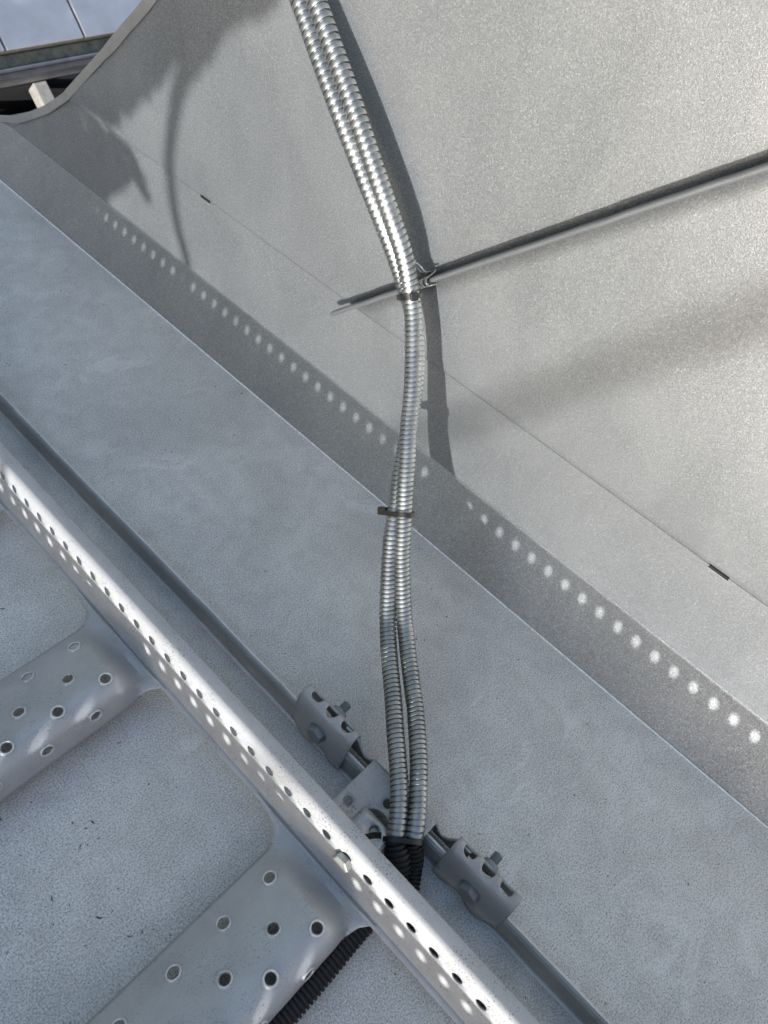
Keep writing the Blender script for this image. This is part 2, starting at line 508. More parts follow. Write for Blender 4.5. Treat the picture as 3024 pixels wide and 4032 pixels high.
def make_rail(mirror, phase, y0, ncell):
    # one cell of the perforated section
    V = []; E = []
    N = 28; r = 5.3
    for k in range(N):
        a = 2 * math.pi * k / N; V.append((PITCH / 2 + r * math.cos(a), HOLE_S + r * math.sin(a)))
    for k in range(N): E.append((k, (k + 1) % N))
    for u in (0, PITCH / 4, PITCH / 2, PITCH * 3 / 4, PITCH):
        for s in RB + [RB[2] + 12, RB[2] + 25, HOLE_S - 8, HOLE_S, RB[3] - .8]:
            if math.hypot(u - PITCH / 2, s - HOLE_S) > r + 1.0: V.append((u, s))
    vo, _, fo, *_ = delaunay_2d_cdt([Vector(q) for q in V], E, [], 0, 1e-6)
    fs = []
    for f in fo:
        cx = sum(vo[i].x for i in f) / 3; cy = sum(vo[i].y for i in f) / 3
        if math.hypot(cx - PITCH / 2, cy - HOLE_S) < r * .985: continue
        fs.append(list(f))
    allv = []; allf = []
    for c in range(ncell):
        b = len(allv)
        for q in vo:
            x, z = rail_profile(q.y); y = y0 + phase + c * PITCH + q.x
            wv = .5 * noise.noise(Vector((y / 130, z / 60, 8)))
            if mirror: x = -114 - x
            allv.append((x + wv, y, z))
        for f in fs: allf.append([b + i for i in (f if mirror else f[::-1])])
    me = mesh('rail', allv, allf, LOFF)
    bm = bmesh.new(); bm.from_mesh(me); bmesh.ops.remove_doubles(bm, verts=bm.verts, dist=1e-5)
    bmesh.ops.recalc_face_normals(bm, faces=bm.faces); bm.to_mesh(me); bm.free()
    o = link('rail', me, ladder, RAIL, smooth=40); solid(o, 1.6, 0.0); return o
# right rail holes at y = 16.45 + k*25.35
make_rail(False, 16.45 - PITCH / 2 - 48 * PITCH, 0, 98)
make_rail(True, 18.0 - 0.53 * 456 - PITCH / 2 - 60 * PITCH + 5, 0, 124)

# treads
def prof_z(d):  # height of the tread section above the roof, d from front edge (d=0) to back (d=100)
    return interp([(0, 14), (.8, 30), (2.5, 44), (6, 53), (11, 58.5), (19, 60.8), (32, 58.8), (44, 55.5), (60, 50.3), (78, 44), (92, 36), (99.6, 31)], d)
def tread_section():
    # (y offset, z) polyline with fine steps for the mapping from arclength
    pts = []
    ctrl = [(1.2, 18), (.9, 26), (1.6, 38), (4.0, 49.5), (9.0, 57.0), (17, 60.6), (27, 60.2), (44, 55.8), (60, 50.6), (78, 44.2), (90, 37.5), (99.6, 31.0)]
    for i in range(len(ctrl) - 1):
        p0 = ctrl[max(0, i - 1)]; p1 = ctrl[i]; p2 = ctrl[i + 1]; p3 = ctrl[min(len(ctrl) - 1, i + 2)]
        for k in range(6):
            t = k / 6
            pts.append(tuple(.5 * ((2 * p1[j]) + (-p0[j] + p2[j]) * t + (2 * p0[j] - 5 * p1[j] + 4 * p2[j] - p3[j]) * t * t + (-p0[j] + 3 * p1[j] - 3 * p2[j] + p3[j]) * t ** 3) for j in (0, 1)))
    pts.append(ctrl[-1]); return pts
TS = tread_section()
TA = [0]
for a, b in zip(TS, TS[1:]): TA.append(TA[-1] + math.hypot(b[0] - a[0], b[1] - a[1]))
TL = TA[-1]
def t_pos(s):
    s = max(0, min(TL, s)); return (float(np.interp(s, TA, [p[0] for p in TS])), float(np.interp(s, TA, [p[1] for p in TS])))
def s_of_y(y, top=True):
    best = min(range(len(TS)), key=lambda i: abs(TS[i][0] - y) + (1000 if (TS[i][1] < 57 and y > 10 and i < 20) else 0))
    lo = max(0, best - 1); hi = min(len(TS) - 1, best + 1)
    for i in (lo, best):
        if i + 1 < len(TS) and min(TS[i][0], TS[i + 1][0]) <= y <= max(TS[i][0], TS[i + 1][0]):
            t = (y - TS[i][0]) / (TS[i + 1][0] - TS[i][0] + 1e-9); return TA[i] + t * (TA[i + 1] - TA[i])
    return TA[best]
def smooth01(a, b, x):
    t = max(0, min(1, (x - a) / (b - a))); return t * t * (3 - 2 * t)

def make_tread():
    s78 = s_of_y(78); s45 = s_of_y(45); s20 = s_of_y(20)
    rows = [(s78 + .5, 0), (s45, 1), (s20, 0)]
    sC = s_of_y(20); sB = s_of_y(45); sA = s_of_y(78)
    sF = 28.0
    holes = []; HR = 5.0
    for k in range(16):
        holes.append((18 + 50 * (k - 5), sA, HR, HR)) if -240 < 18 + 50 * (k - 5) < 130 else None
        x = -7 + 50 * (k - 4)
        if -240 < x < 130: holes.append((x, sB, HR, HR)); holes.append((x - 0, sF, HR, 4.2))
        x = 18 + 50 * (k - 5)
        if -240 < x < 130: holes.append((x, sC, HR, HR))
    # outline with flared ends reaching the rails (u = x, v = arclength)
    x1, x0 = 161.0, -275.0
    e = TL
    o = [(x0, -0), (x0, 8), (x0, e + 22)]
    out = [(-264, -10), (-254, -3), (-240, 0), (120, 0), (136, -1), (149, -5), (157, -12), (x1, -18), (x1, e + 46),
           (157.5, e + 40), (155.5, e + 27), (153.5, e + 18), (150.3, e + 11.5), (145, e + 6), (138, e + 2.2), (130, e),
           (-244, e), (-252, e + 2.2), (-259, e + 6), (-264.5, e + 11.5), (-267.5, e + 18), (-269.5, e + 27), (-271.5, e + 40), (x0, e + 46), (x0, -18), (-271, -12)]
    vs, fs = sheet2d(out, holes, 6.5, rings=(0, .55, 1.3, 1.9, 3.6), nseg=20)
    P = []
    for (u, s) in vs:
        y, z = t_pos(s)
        if s > TL: y = 99.6 + (s - TL); z = 31
        w = 1 - smooth01(122, 152, u); w2 = smooth01(-266, -236, u); w = min(w, w2)
        # beyond the body the sheet flattens; its front skirt turns flat too
        yf = 99.6 - (TL - s) * 0.72 if s < TL else y
        yf = max(yf, 1 - (8 if s < 0 else 0) + s * .12) if s < TL else yf
        zf = 31.2
        y2 = y * w + (interp([(-18, -14), (0, 0.6), (28, 9), (60, 32), (TL, 99.6)], s) if s < TL else y) * (1 - w)
        z2 = z * w + zf * (1 - w)
        # raised rims round the perforations
        nx_, ny_, nz_ = 0, 0, 1
        if s < TL and w > .5:
            ya, za = t_pos(s - 1); yb, zb = t_pos(s + 1)
            L_ = math.hypot(yb - ya, zb - za) + 1e-9; ny_ = -(zb - za) / L_; nz_ = (yb - ya) / L_
            if nz_ < 0 and s > 30: ny_, nz_ = -ny_, -nz_
        for (hx, hs, rx, ry) in holes:
            d = math.hypot(u - hx, (s - hs) * rx / ry) - rx
            if d < 4:
                hgt = interp([(-1, .6), (.1, .7), (.55, 1.7), (1.3, 1.45), (1.9, .15), (3.6, 0)], d)
                y2 += ny_ * hgt; z2 += nz_ * hgt
        P.append((u, y2, z2 + .35 * noise.noise(Vector((u / 60, s / 40, 2)))))
    me = mesh('tread', P, fs, (LX, 0, 30))
    bm = bmesh.new(); bm.from_mesh(me); bmesh.ops.recalc_face_normals(bm, faces=bm.faces); bm.to_mesh(me); bm.free()
    return me
RIMM = m_galv('worn_bright_rim', (.66, .67, .665), .3, .4, .3)
def rim_mesh():
    V = []; F = []; N = 24; K = 8
    for i in range(N):
        a = 2 * math.pi * i / N
        for k in range(K):
            b = 2 * math.pi * k / K; r = 5.75 + .85 * math.cos(b)
            V.append((r * math.cos(a), r * math.sin(a), .6 * math.sin(b)))
    for i in range(N):
        for k in range(K): F.append((i * K + k, ((i + 1) % N) * K + k, ((i + 1) % N) * K + (k + 1) % K, i * K + (k + 1) % K))
    me = mesh('hole_rim', V, F); me.materials.append(RIMM)
    me.polygons.foreach_set('use_smooth', [True] * len(me.polygons)); return me
rim_me = rim_mesh()
def add_rims(parent):
    sC = s_of_y(20); sB = s_of_y(45); sA = s_of_y(78); sF = 28.0
    for k in range(7):
        for (x, s_) in ((118 - 50 * k, sA), (93 - 50 * k, sB), (118 - 50 * k, sC), (93 - 50 * k, sF)):
            if x < -170: continue
            y, z = t_pos(s_); ya, za = t_pos(s_ - 1); yb, zb = t_pos(s_ + 1)
            nv = Vector((0, -(zb - za), yb - ya)).normalized()
            if nv.z < 0 and s_ > 30: nv = -nv
            if s_ < 30 and nv.y > 0: nv = -nv
            o = bpy.data.objects.new('hole_rim', rim_me); col.objects.link(o); o.parent = parent
            q = Vector((x - LX, y, z - 30)) + nv * 1.7
            o.matrix_local = Matrix.Translation(q * MM) @ Vector((0, 0, 1)).rotation_difference(nv).to_matrix().to_4x4()
tme = make_tread()
for k, y in enumerate((26, 326, 626, -274, 926, -574)):
    o = link('tread', tme, ladder, TREAD, (0, y * MM, 0), smooth=30)
    solid(o, 1.5, 0.0)
    if k < 3: add_rims(o)

# the bolt through the rail web
wn_ = Vector((-.983, 0, .184))
def bolt_on(parent, off, origin, axis, xdir, rh, hh, name='hex_bolt', mt=ZBOLT, washer=0, ph=0.2):
    V, F = hexprism(rh, hh, ph=ph)
    V = orient(V, origin, axis, xdir)
    o = link(name, mesh(name, V, F, off), parent, mt); bevel(o, .35)
    if washer:
        V, F = lathe([(washer - .3, -.9), (washer, -.6), (washer, .5), (washer - .3, .8)], 28)
        V = orient(V, origin, axis, xdir)
        link('washer', mesh('washer', V, F, off), o, mt, smooth=40)
    return o
rb = bolt_on(ladder, LOFF, (169.6, 67.2, 66), wn_, (0, 1, .2), 9.6, 6.5, 'hex_bolt', ZBOLT, 0, ph=.35)

# ------------------------------------------------------------------ bracket with two seam clamps
BY = 73.5
br = thing('seam_bracket', (255, BY, 30), 'grey bracket bolted over the roof seam with two scalloped clamps', 'bracket')
BOFF = (255, BY, 30)
CP = [(242.6, 1.5), (243.0, 7.5), (243.6, 16), (244.9, 26), (247.0, 37), (249.3, 46.5), (252.0, 51.2), (256.8, 53.6), (262, 53.6), (266.2, 51.0), (267.8, 45), (268.6, 36), (269.6, 26), (271.4, 16), (274, 8.5)]
CA = [0]
for a, b in zip(CP, CP[1:]): CA.append(CA[-1] + math.hypot(b[0] - a[0], b[1] - a[1]))
CL = CA[-1]
def cpos(s): return float(np.interp(s, CA, [p[0] for p in CP])), float(np.interp(s, CA, [p[1] for p in CP]))
def clamp(yc, flip):
    H = 37.0
    # outline in (v = y offset, s)
    low = []
    for k in range(25):
        v = -H + 2 * H * k / 24
        low.append((v, 6.5 - 5.6 * abs(math.sin(math.pi * (.18 + .82 * k / 24) * 2)) + (-4 if k == 24 else 0)))
    out = low + [(H, 12), (H + .6, 30), (H, 45), (H - .5, 58), (H - 1, CL * .72), (H - 4, CL), (-H + 4, CL), (-H + 1, CL * .72), (-H + .5, 58), (-H, 45), (-H - .6, 30), (-H, 12)]
    sR = CA[8] + .2
    holes = [(d, sR, 6.8, 7.6) for d in (-21.5, 0, 21.5)]
    vs, fs = sheet2d(out, holes, 4.6, rings=(0, 1.0, 2.6), nseg=22)
    P = []
    for v, s in vs:
        x, z = cpos(s)
        # concave scallops between the bolts and outward swell near the bolt
        sw = 1.5 * math.cos(v / H * math.pi * 1.0) * (1 if x < 256 else -.3)
        dmin = min(math.hypot((v - h[0]) / h[2], (s - h[1]) / h[3]) for h in holes)
        dip = 1.6 * math.exp(-((dmin - 1) / .28) ** 2)
        if s > sR: dip *= 1.9
        z2 = z - dip * .75; x2 = x - sw * .5
        if s < 26 or s > CL - 22:
            q = (1 - s / 26) if s < 26 else (1 - (CL - s) / 22)
            lob = abs(math.sin(math.pi * (.18 + .82 * (v + H) / (2 * H)) * 2)) * 4.2 * q
            x2 += -lob if s < 26 else lob
        P.append((x2, yc + v * flip, z2))
    me = mesh('clamp', P, [f if flip > 0 else f[::-1] for f in fs], BOFF)
    bm = bmesh.new(); bm.from_mesh(me); bmesh.ops.recalc_face_normals(bm, faces=bm.faces); bm.to_mesh(me); bm.free()
    o = link('clamp', me, br, CAST, smooth=180); solid(o, 2.6, -1.0)
    bolt_on(o, BOFF, (244.6, yc + .5, 26.5), (-1, 0, .14), (0, 1, .6), 10.2, 7.5, 'hex_bolt', BOLT, 11.6, ph=.1)
    V, F = lathe([(5.0, -3)] + [(5.0 - (.7 if k % 2 else 0), k * .75) for k in range(24)] + [(3.8, 18)], 18)
    V = orient(V, (270, yc + .5, 27.5), (1, 0, .10))
    link('bolt_thread', mesh('bolt_thread', V, F, BOFF), o, BOLT, smooth=40)
    V, F = lathe([(10.2, 0), (11.4, .4), (11.4, 2.0), (10.4, 2.4), (8.6, 2.6), (8.4, 5.4), (7.6, 6.2)], 26)
    V = orient(V, (271, yc + .5, 27.6), (1, 0, .10))
    link('flange_nut', mesh('flange_nut', V, F, BOFF), o, BOLT, smooth=40)
    return o
clamp(176, 1); clamp(-28.5, -1)
# cross plate, with the concave necks that tie it to the clamps
def bracket_plate():
    ya, yb = 32.2, 115.2
    out = [(241, ya), (262, ya), (262, yb), (178, yb), (178, 52), (234, 52), (241, 45)]
    holes = [(214.7, 104.6, 4.9, 4.9), (240.5, 76.5, 4.9, 4.9), (214.5, 72.5, 16.5, 16.5)]
    vs, fs = sheet2d(out, holes, 7, nseg=26)
    P = [(x, y, 39.6 if x < 256 else 39.6 + (-(x - 256) ** 2) * .02) for x, y in vs]
    o = link('mounting_plate', mesh('mounting_plate', P, fs, BOFF), br, RAIL, smooth=40); solid(o, 2.2, 0)
    # right flange running the whole bracket, dipping between plate and clamps
    V = []; F = []
    ys = list(np.linspace(-8, 156, 83))
    for y in ys:
        t = 0.0
        for a, b in ((115.2, 139), (8, 32.2)):
            if a < y < b:
                q = (y - a) / (b - a); t = math.sin(math.pi * q) ** .6
        zt = (47.5 if (y > 139 or y < 8) else 39.6) - 17 * t
        if 32.2 < y < 115.2: zt = 38.6
        elif 115.2 <= y <= 139:
            q = (y - 115.2) / 23.8; zt = 38.6 + 11 * q ** 1.0 - 17 * math.sin(math.pi * q) ** .8
        elif 8 <= y <= 32.2:
            q = (32.2 - y) / 24.2; zt = 38.6 + 11 * q ** 1.0 - 17 * math.sin(math.pi * q) ** .8
        for k, f in enumerate((0, .25, .5, .75, 1)):
            z = 2 + (zt - 2) * f
            x = 268 - 6 * f ** 2 if zt > 10 else 268
            V.append((x, y, z))
    for i in range(len(ys) - 1):
        for k in range(4): a = i * 5 + k; F.append((a, a + 5, a + 6, a + 1))
    o = link('side_flange', mesh('side_flange', V, F, BOFF), br, CAST, smooth=60); solid(o, 2.4, 0)
    # smaller square-cornered lug seen through the big opening
    pl = [(176, 30), (213, 36), (228, 50), (226.5, 92), (221, 90.5), (176, 60)]
    pts = [(180, 54), (222.5, 54), (222.5, 89), (180, 89)]
    vs, fs = sheet2d(pts, [(212.5, 68.2, 4.9, 4.9)], 8, nseg=24)
    o = link('lug_plate', mesh('lug_plate', [(x, y, 43.2 - (222 - x) * .04) for x, y in vs], fs, BOFF), br, GALV, smooth=40); solid(o, 2.0, 0)
    V, F = lathe([(4.6, 0), (4.6, 1.2), (3.6, 1.5)], 20)
    V = [(a + 212.5, b + 68.2, c + 39.4) for a, b, c in V]
    link('rivet', mesh('rivet', V, F, BOFF), o, BOLT, smooth=40)
bracket_plate()

# ------------------------------------------------------------------ flexible conduits
def spline(P, step=2.0):
    P = [Vector(p) for p in P]; out = []
    for i in range(len(P) - 1):
        p0 = P[max(0, i - 1)]; p1 = P[i]; p2 = P[i + 1]; p3 = P[min(len(P) - 1, i + 2)]
        if i == 0: p0 = p1 * 2 - p2
        if i == len(P) - 2: p3 = p2 * 2 - p1
        n = max(2, int((p2 - p1).length / step))
        for k in range(n):
            t = k / n
            out.append(.5 * ((2 * p1) + (-p0 + p2) * t + (2 * p0 - 5 * p1 + 4 * p2 - p3) * t * t + (-p0 + 3 * p1 - 3 * p2 + p3) * t ** 3))
    out.append(P[-1])
    for _ in range(6):
        out = [out[0]] + [(out[i - 1] + out[i] * 2 + out[i + 1]) / 4 for i in range(1, len(out) - 1)] + [out[-1]]
    return out

def tube(path, rfun, pitch, prof, N, helix, seed=0):
    """path points; prof list of (phase, dr); pitch(u) along relative length; returns verts/faces"""
    arc = [0]
    for a, b in zip(path, path[1:]): arc.append(arc[-1] + (b - a).length)
    L = arc[-1]
    # frames
    tan = [(path[min(i + 1, len(path) - 1)] - path[max(i - 1, 0)]).normalized() for i in range(len(path))]
    up = Vector((0, 0, 1)); nr = []
    v = (up - tan[0] * up.dot(tan[0])).normalized()
    for t in tan:
        v = (v - t * v.dot(t)).normalized(); nr.append(v.copy())
    arcn = np.array(arc); P = np.array([tuple(p) for p in path]); Tn = np.array([tuple(t) for t in tan]); Nn = np.array([tuple(t) for t in nr])
    # S(phi)
    ss = np.linspace(0, L, 4000); ph = np.concatenate([[0], np.cumsum((ss[1] - ss[0]) / np.array([pitch(s / L) for s in ss[:-1]]))])
    turns = int(ph[-1]) - 1
    rows = [(n_ + f, dr) for n_ in range(turns) for f, dr in prof]
    K = len(prof)
    j = np.arange(N)
    V = np.zeros((len(rows), N, 3))
    rng = random.Random(seed)
    jit = [rng.uniform(-.16, .16) for _ in range(turns + 2)]
    for i, (p, dr) in enumerate(rows):
        pj = p + (j / N if helix else 0) + 0 * j
        s = np.interp(pj, ph, ss)
        c = np.stack([np.interp(s, arcn, P[:, k]) for k in range(3)], 1)
        t = np.stack([np.interp(s, arcn, Tn[:, k]) for k in range(3)], 1); t /= np.linalg.norm(t, axis=1, keepdims=True)
        n = np.stack([np.interp(s, arcn, Nn[:, k]) for k in range(3)], 1); n -= t * np.sum(n * t, 1, keepdims=True); n /= np.linalg.norm(n, axis=1, keepdims=True)
        b = np.cross(t, n)
        a = 2 * np.pi * j / N
        rr = np.array([rfun(x / L) for x in s]) + dr + jit[int(p)] * (.6 if dr > -.2 else 1)
        V[i] = c + n * (np.cos(a) * rr)[:, None] + b * (np.sin(a) * rr)[:, None]
    F = []
    R_ = len(rows)
    for i in range(R_ - 1):
        for q in range(N - 1): F.append((i * N + q, i * N + q + 1, (i + 1) * N + q + 1, (i + 1) * N + q))
        if helix:
            if i + 1 + K < R_: F.append((i * N + N - 1, (i + K) * N, (i + 1 + K) * N, (i + 1) * N + N - 1))
        else: F.append((i * N + N - 1, i * N, (i + 1) * N, (i + 1) * N + N - 1))
    return V.reshape(-1, 3).tolist(), F

HOOP = [(0.0, -.75), (.12, -.7), (.135, -.04), (.16, 0), (.76, 0), (.785, -.1), (.79, -2.4), (.985, -2.4)]
A = [(566.5, 619.0, 552.1), (560.5, 583.3, 520.0), (558.5, 571.4, 509.3), (543.9, 503.0, 454.9), (536.4, 465.0, 421.9), (531.9, 417.4, 373.5), (532.6, 399.5, 350.2), (531.6, 384.1, 324.2), (524.6, 365.9, 298.0), (509.5, 344.8, 270.0), (497.2, 330.3, 252.3), (484.0, 316.7, 234.2), (469.1, 302.6, 217.4), (455.3, 287.4, 200.9), (441.9, 273.6, 182.6), (430.7, 260.3, 162.2), (418.9, 246.2, 142.3), (407.5, 232.2, 121.5), (385.0, 199.8, 83.2), (371.5, 180.5, 70.2), (355.1, 159.7, 63.6), (331.6, 130.5, 58.6), (321.4, 118.1, 57.6), (287.8, 83.5, 57.8), (268.5, 65.7, 55.8), (251.9, 50.7, 51.7), (240.0, 41.7, 47.0), (231.5, 36.7, 40.0)]
B = [(560.7, 635.2, 548.0), (554.7, 599.5, 515.6), (552.7, 587.6, 504.8), (538.4, 519.3, 449.6), (532.0, 462.3, 399.4), (530.6, 429.5, 367.8), (534.9, 412.2, 342.4), (539.4, 396.0, 314.3), (539.4, 375.9, 285.5), (525.7, 352.0, 257.2), (512.9, 337.3, 239.0), (497.6, 323.4, 221.4), (480.3, 309.5, 204.9), (461.2, 295.1, 190.3), (443.5, 281.7, 174.2), (428.8, 268.2, 156.0), (412.8, 255.2, 138.3), (400.0, 242.0, 117.7), (373.9, 212.3, 79.6), (358.7, 194.3, 66.8), (341.3, 174.2, 60.6), (317.0, 145.7, 57.4), (288.6, 115.1, 56.6), (273.7, 98.2, 55.7), (255.7, 78.5, 54.0), (239.8, 63.2, 49.1), (227.3, 53.7, 44.5), (220.5, 49.4, 40.6)]
# (bundle runs from high on the wall to the bracket)
ctop, cbot = 9.9, 9.2
for nm, pts, lab, sd_ in (('flexible_conduit', A, 'shiny coiled metal conduit, the right hand one ending beside the seam bracket', 1),
                          ('flexible_conduit', B, 'shiny coiled metal conduit, the left hand one passing behind its twin', 2)):
    path = spline(pts)
    V, F = tube(path, (lambda u: 9.0 if sd_ == 2 else 9.8 - .9 * smooth01(.1, .6, u)), lambda u: 7.0 - 2.2 * smooth01(.12, .58, u), HOOP, 36, True, sd_)
    o = link(nm, mesh(nm, V, F), None, COND, smooth=32); put(o)
    tag(o, lab, 'conduit', 'flexible metal conduits tied together')

# black corrugated tubes continuing under the rail and along the tread
CORR = [(0.0, 0), (.30, .25), (.48, .0), (.56, -1.7), (.72, -2.0), (.90, -1.7)]
bt1 = [(221.5, 50.4, 42), (218, 44, 38), (214, 36.5, 32.5), (207, 29.5, 24), (195, 25.5, 17), (176, 24.5, 14), (156, 25, 13.5), (139, 24.5, 13.5), (107, 23.5, 13.5), (70, 23, 13.5), (20, 24, 13.5), (-60, 28, 13.5), (-150, 34, 13.5)]
bt2 = [(242, 39.5, 40), (237, 34, 32), (228, 25, 20), (216, 20, 15), (200, 26, 34), (188, 34, 40), (170, 46, 13.5), (140, 52, 13.5), (60, 56, 13.5), (-60, 58, 13.5)]
bt2 = [(242, 39.5, 40), (236, 33, 31), (226, 23, 20), (213, 12, 14), (198, 4, 13.5), (180, -2, 13.5), (168, 0, 13.5), (150, 50, 13.5)]
bt2 = [(232.5, 37.5, 41), (230, 32.5, 36), (226, 26.5, 29), (218, 20, 20), (206, 10, 13), (190, -8, 12), (182, -30, 11.5), (182, -60, 11), (184, -120, 11)]
for pts, r0, lab in ((bt1, 12.6, 'thick black corrugated tube running under the front edge of the nearest tread'),
                     (bt2, 9.5, 'thin black corrugated tube joined to the right metal conduit')):
    path = spline(pts)
    V, F = tube(path, lambda u, r0=r0: min(r0, 9.6 + (r0 - 9.6) * smooth01(.0, .04, u)), lambda u: 4.3, CORR, 28, False, 5)
    o = link('corrugated_tube', mesh('corrugated_tube', V, F), None, BLACK, smooth=50); put(o)
    tag(o, lab, 'tube', 'black corrugated tubes')
# black tape wrapped round the joint
def ring_band(c, axis, r1, h, name, mt, lab, cat, ell=1.0, xdir=None, th=1.4, group=None, extra=None):
    axis = Vector(axis).normalized()
    seg = 40; V = []; F = []
    for k in range(seg):
        a = 2 * math.pi * k / seg
        for rr, z in ((r1, -h / 2), (r1 + th, -h / 2), (r1 + th, h / 2), (r1, h / 2)):
            V.append(((rr + (ell - 1) * r1) * math.cos(a), rr * math.sin(a), z))
    for k in range(seg):
        m_ = (k + 1) % seg
        for q in range(4): F.append((k * 4 + q, k * 4 + (q + 1) % 4, m_ * 4 + (q + 1) % 4, m_ * 4 + q))
    V = orient(V, (0, 0, 0), axis, xdir)
    t = thing(name, c, lab, cat, group)
    link('strap', mesh('strap', V, F), t, mt, smooth=50)
    z = axis; x = Vector(xdir); x = (x - z * x.dot(z)).normalized(); y = z.cross(x)
    return t, x, y, z

# cable ties round the pair of conduits
pathA = spline(A); pathB = spline(B)
def near(path, zc): return min(range(len(path)), key=lambda i: abs(path[i].z - zc))
def tie(zc, lab, head_ang, tail=None):
    ia = near(pathA, zc)
    ca = pathA[ia]; ta = (pathA[ia + 1] - pathA[ia - 1]).normalized()
    ib = min(range(len(pathB)), key=lambda i: (pathB[i] - ca).length)
    cb = pathB[ib]
    dv = cb - ca; dv = dv - ta * dv.dot(ta); d = dv.length
    c = ca + dv * .5; x = dv.normalized(); y = ta.cross(x)
    # stadium outline
    pts = []; r = 10.6
    for k in range(21):
        a = -math.pi / 2 + math.pi * k / 20; pts.append((d / 2 + r * math.cos(a), r * math.sin(a)))
    for k in range(21):
        a = math.pi / 2 + math.pi * k / 20; pts.append((-d / 2 + r * math.cos(a), r * math.sin(a)))
    V = []; F = []
    for (a, b) in pts:
        l_ = math.hypot(a, b); n_ = (a / l_, b / l_)
        for th, h in ((0, -2.3), (1.3, -2.3), (1.3, 2.3), (0, 2.3)):
            V.append(tuple(x * (a + n_[0] * th) + y * (b + n_[1] * th) + ta * h))
    n = len(pts)
    for k in range(n):
        m_ = (k + 1) % n
        for q in range(4): F.append((k * 4 + q, k * 4 + (q + 1) % 4, m_ * 4 + (q + 1) % 4, m_ * 4 + q))
    t = thing('cable_tie', tuple(c), lab, 'cable tie', 'black cable ties round the conduits')
    link('strap', mesh('strap', V, F), t, TIE, smooth=40)
    return t, x, y, ta, d, c
camv = Vector((0, 0, 752))
t1, x_, y_, z_, d_, c_ = tie(315, 'black cable tie holding the conduits to the wall seam clip', 0)
def tie_head(t, c, x_, z_, pos, size):
    # little ratchet block facing the viewer side
    hx, hy, hz = size
    q = Vector(pos)
    out = q.normalized()
    zz = z_; xx = out.cross(zz).normalized(); V = []
    for a in (-hx / 2, hx / 2):
        for b in (0, hy):
            for e_ in (-hz / 2, hz / 2): V.append(tuple(q + xx * a + out * b + zz * e_))
    F = [(0, 1, 3, 2), (4, 6, 7, 5), (0, 4, 5, 1), (2, 3, 7, 6), (0, 2, 6, 4), (1, 5, 7, 3)]
    o = link('ratchet_head', mesh('ratchet_head', V, F), t, TIE); bevel(o, .6); return o
view = (camv - Vector(c_)).normalized()
vp = (view - z_ * view.dot(z_)).normalized()
yy = y_ if y_.dot(view) > 0 else -y_
cand = [x_ * (d_ / 2 + 10.4), -x_ * (d_ / 2 + 10.4)]
tie_head(t1, c_, x_, z_, tuple(max(cand, key=lambda q: q.dot(view)) + y_ * .5), (7.5, 4.6, 8.0))
t2, x2, y2, z2, d2, c2 = tie(157, 'black cable tie binding only the two conduits above the roof sheet', 0)
out = x2 if x2.dot(Vector((-1, -.3, 0))) > 0 else -x2
tie_head(t2, c2, x2, z2, tuple(x2 * (d2 / 2 + 10.6)), (7.5, 10.5, 8.5))
iA = near(pathA, 46)
t3 = thing('cable_tie', (230, 46, 44), 'black cable tie with cut tail at the lower end of the conduits', 'cable tie', 'black cable ties round the conduits')
ax = (Vector(bt1[0]) - Vector(B[-3])).normalized()
V = []; F = []
for (a, b) in [(19 * math.cos(2 * math.pi * k / 40), 11.3 * math.sin(2 * math.pi * k / 40)) for k in range(40)]:
    l_ = math.hypot(a, b)
    for th, h in ((0, -2.3), (1.2, -2.3), (1.2, 2.3), (0, 2.3)): V.append((a * (1 + th / l_), b * (1 + th / l_), h))
for k in range(40):
    m_ = (k + 1) % 40
    for q in range(4): F.append((k * 4 + q, k * 4 + (q + 1) % 4, m_ * 4 + (q + 1) % 4, m_ * 4 + q))
dd = Vector((232, 38, 41)) - Vector((221.5, 50, 42))
axA = (Vector(A[-2]) - Vector(A[-4])).normalized()
link('strap', mesh('strap', orient(V, (-3.5, -3, -2.5), axA, tuple(dd)), F), t3, TIE, smooth=40)
tl = [Vector((-17, 14, 4)), Vector((-23, 19, 7)), Vector((-29, 22, 9)), Vector((-32, 23.5, 9.5))]
V = []; F = []
for p in tl:
    for e_ in (-3.2, 3.2):
        V += [tuple(p + Vector((.4, .6, 1)).normalized() * e_), tuple(p + Vector((.4, .6, 1)).normalized() * e_ + Vector((.5, .6, -.5)))]
for k in range(3):
    b = k * 4; F += [(b, b + 2, b + 6, b + 4), (b + 1, b + 5, b + 7, b + 3), (b, b + 4, b + 5, b + 1), (b + 2, b + 3, b + 7, b + 6)]
F += [(0, 1, 3, 2), (12, 14, 15, 13)]
link('tail', mesh('tail', V, F), t3, TIE)

# spring clip on the wall seam that carries the tie
clip = thing('spring_clip', (WX - 29, 392, 306), 'small bright spring steel clip gripping the wall seam', 'clip')
cz = 308.0; base = Vector((WX, seam_y(cz), cz)); sd_dir = Vector((0, seam_y(0) - seam_y(1), -1)).normalized()
nrm = Vector((-1, 0, 0)); sdv = sd_dir.cross(nrm)
base = base - sd_dir * 4
COFF = Vector((WX - 29, 392, 306))
pf = [(-4.6, 14), (-4.3, 24), (-3.6, 29.5), (0, 32), (3.6, 29.5), (4.3, 24), (5.4, 15), (7.5, 12)]
def band(pf, s0, s1, name, parent, mt=SPRING, th=.8):
    path = [(base + sd_dir * s, sdv, nrm) for s in (s0, (s0 + s1) / 2, s1)]
    V, F = extrude_profile(pf, path)
    o = link(name, mesh(name, V, F, tuple(COFF)), parent, mt, smooth=60); solid(o, th, 0); return o
band(pf, -4.5, -1.2, 'clip_jaw', clip); band(pf, .2, 3.5, 'clip_jaw', clip); band([(a * 1.12, b + .8) for a, b in pf], -12, -9, 'clip_jaw', clip)
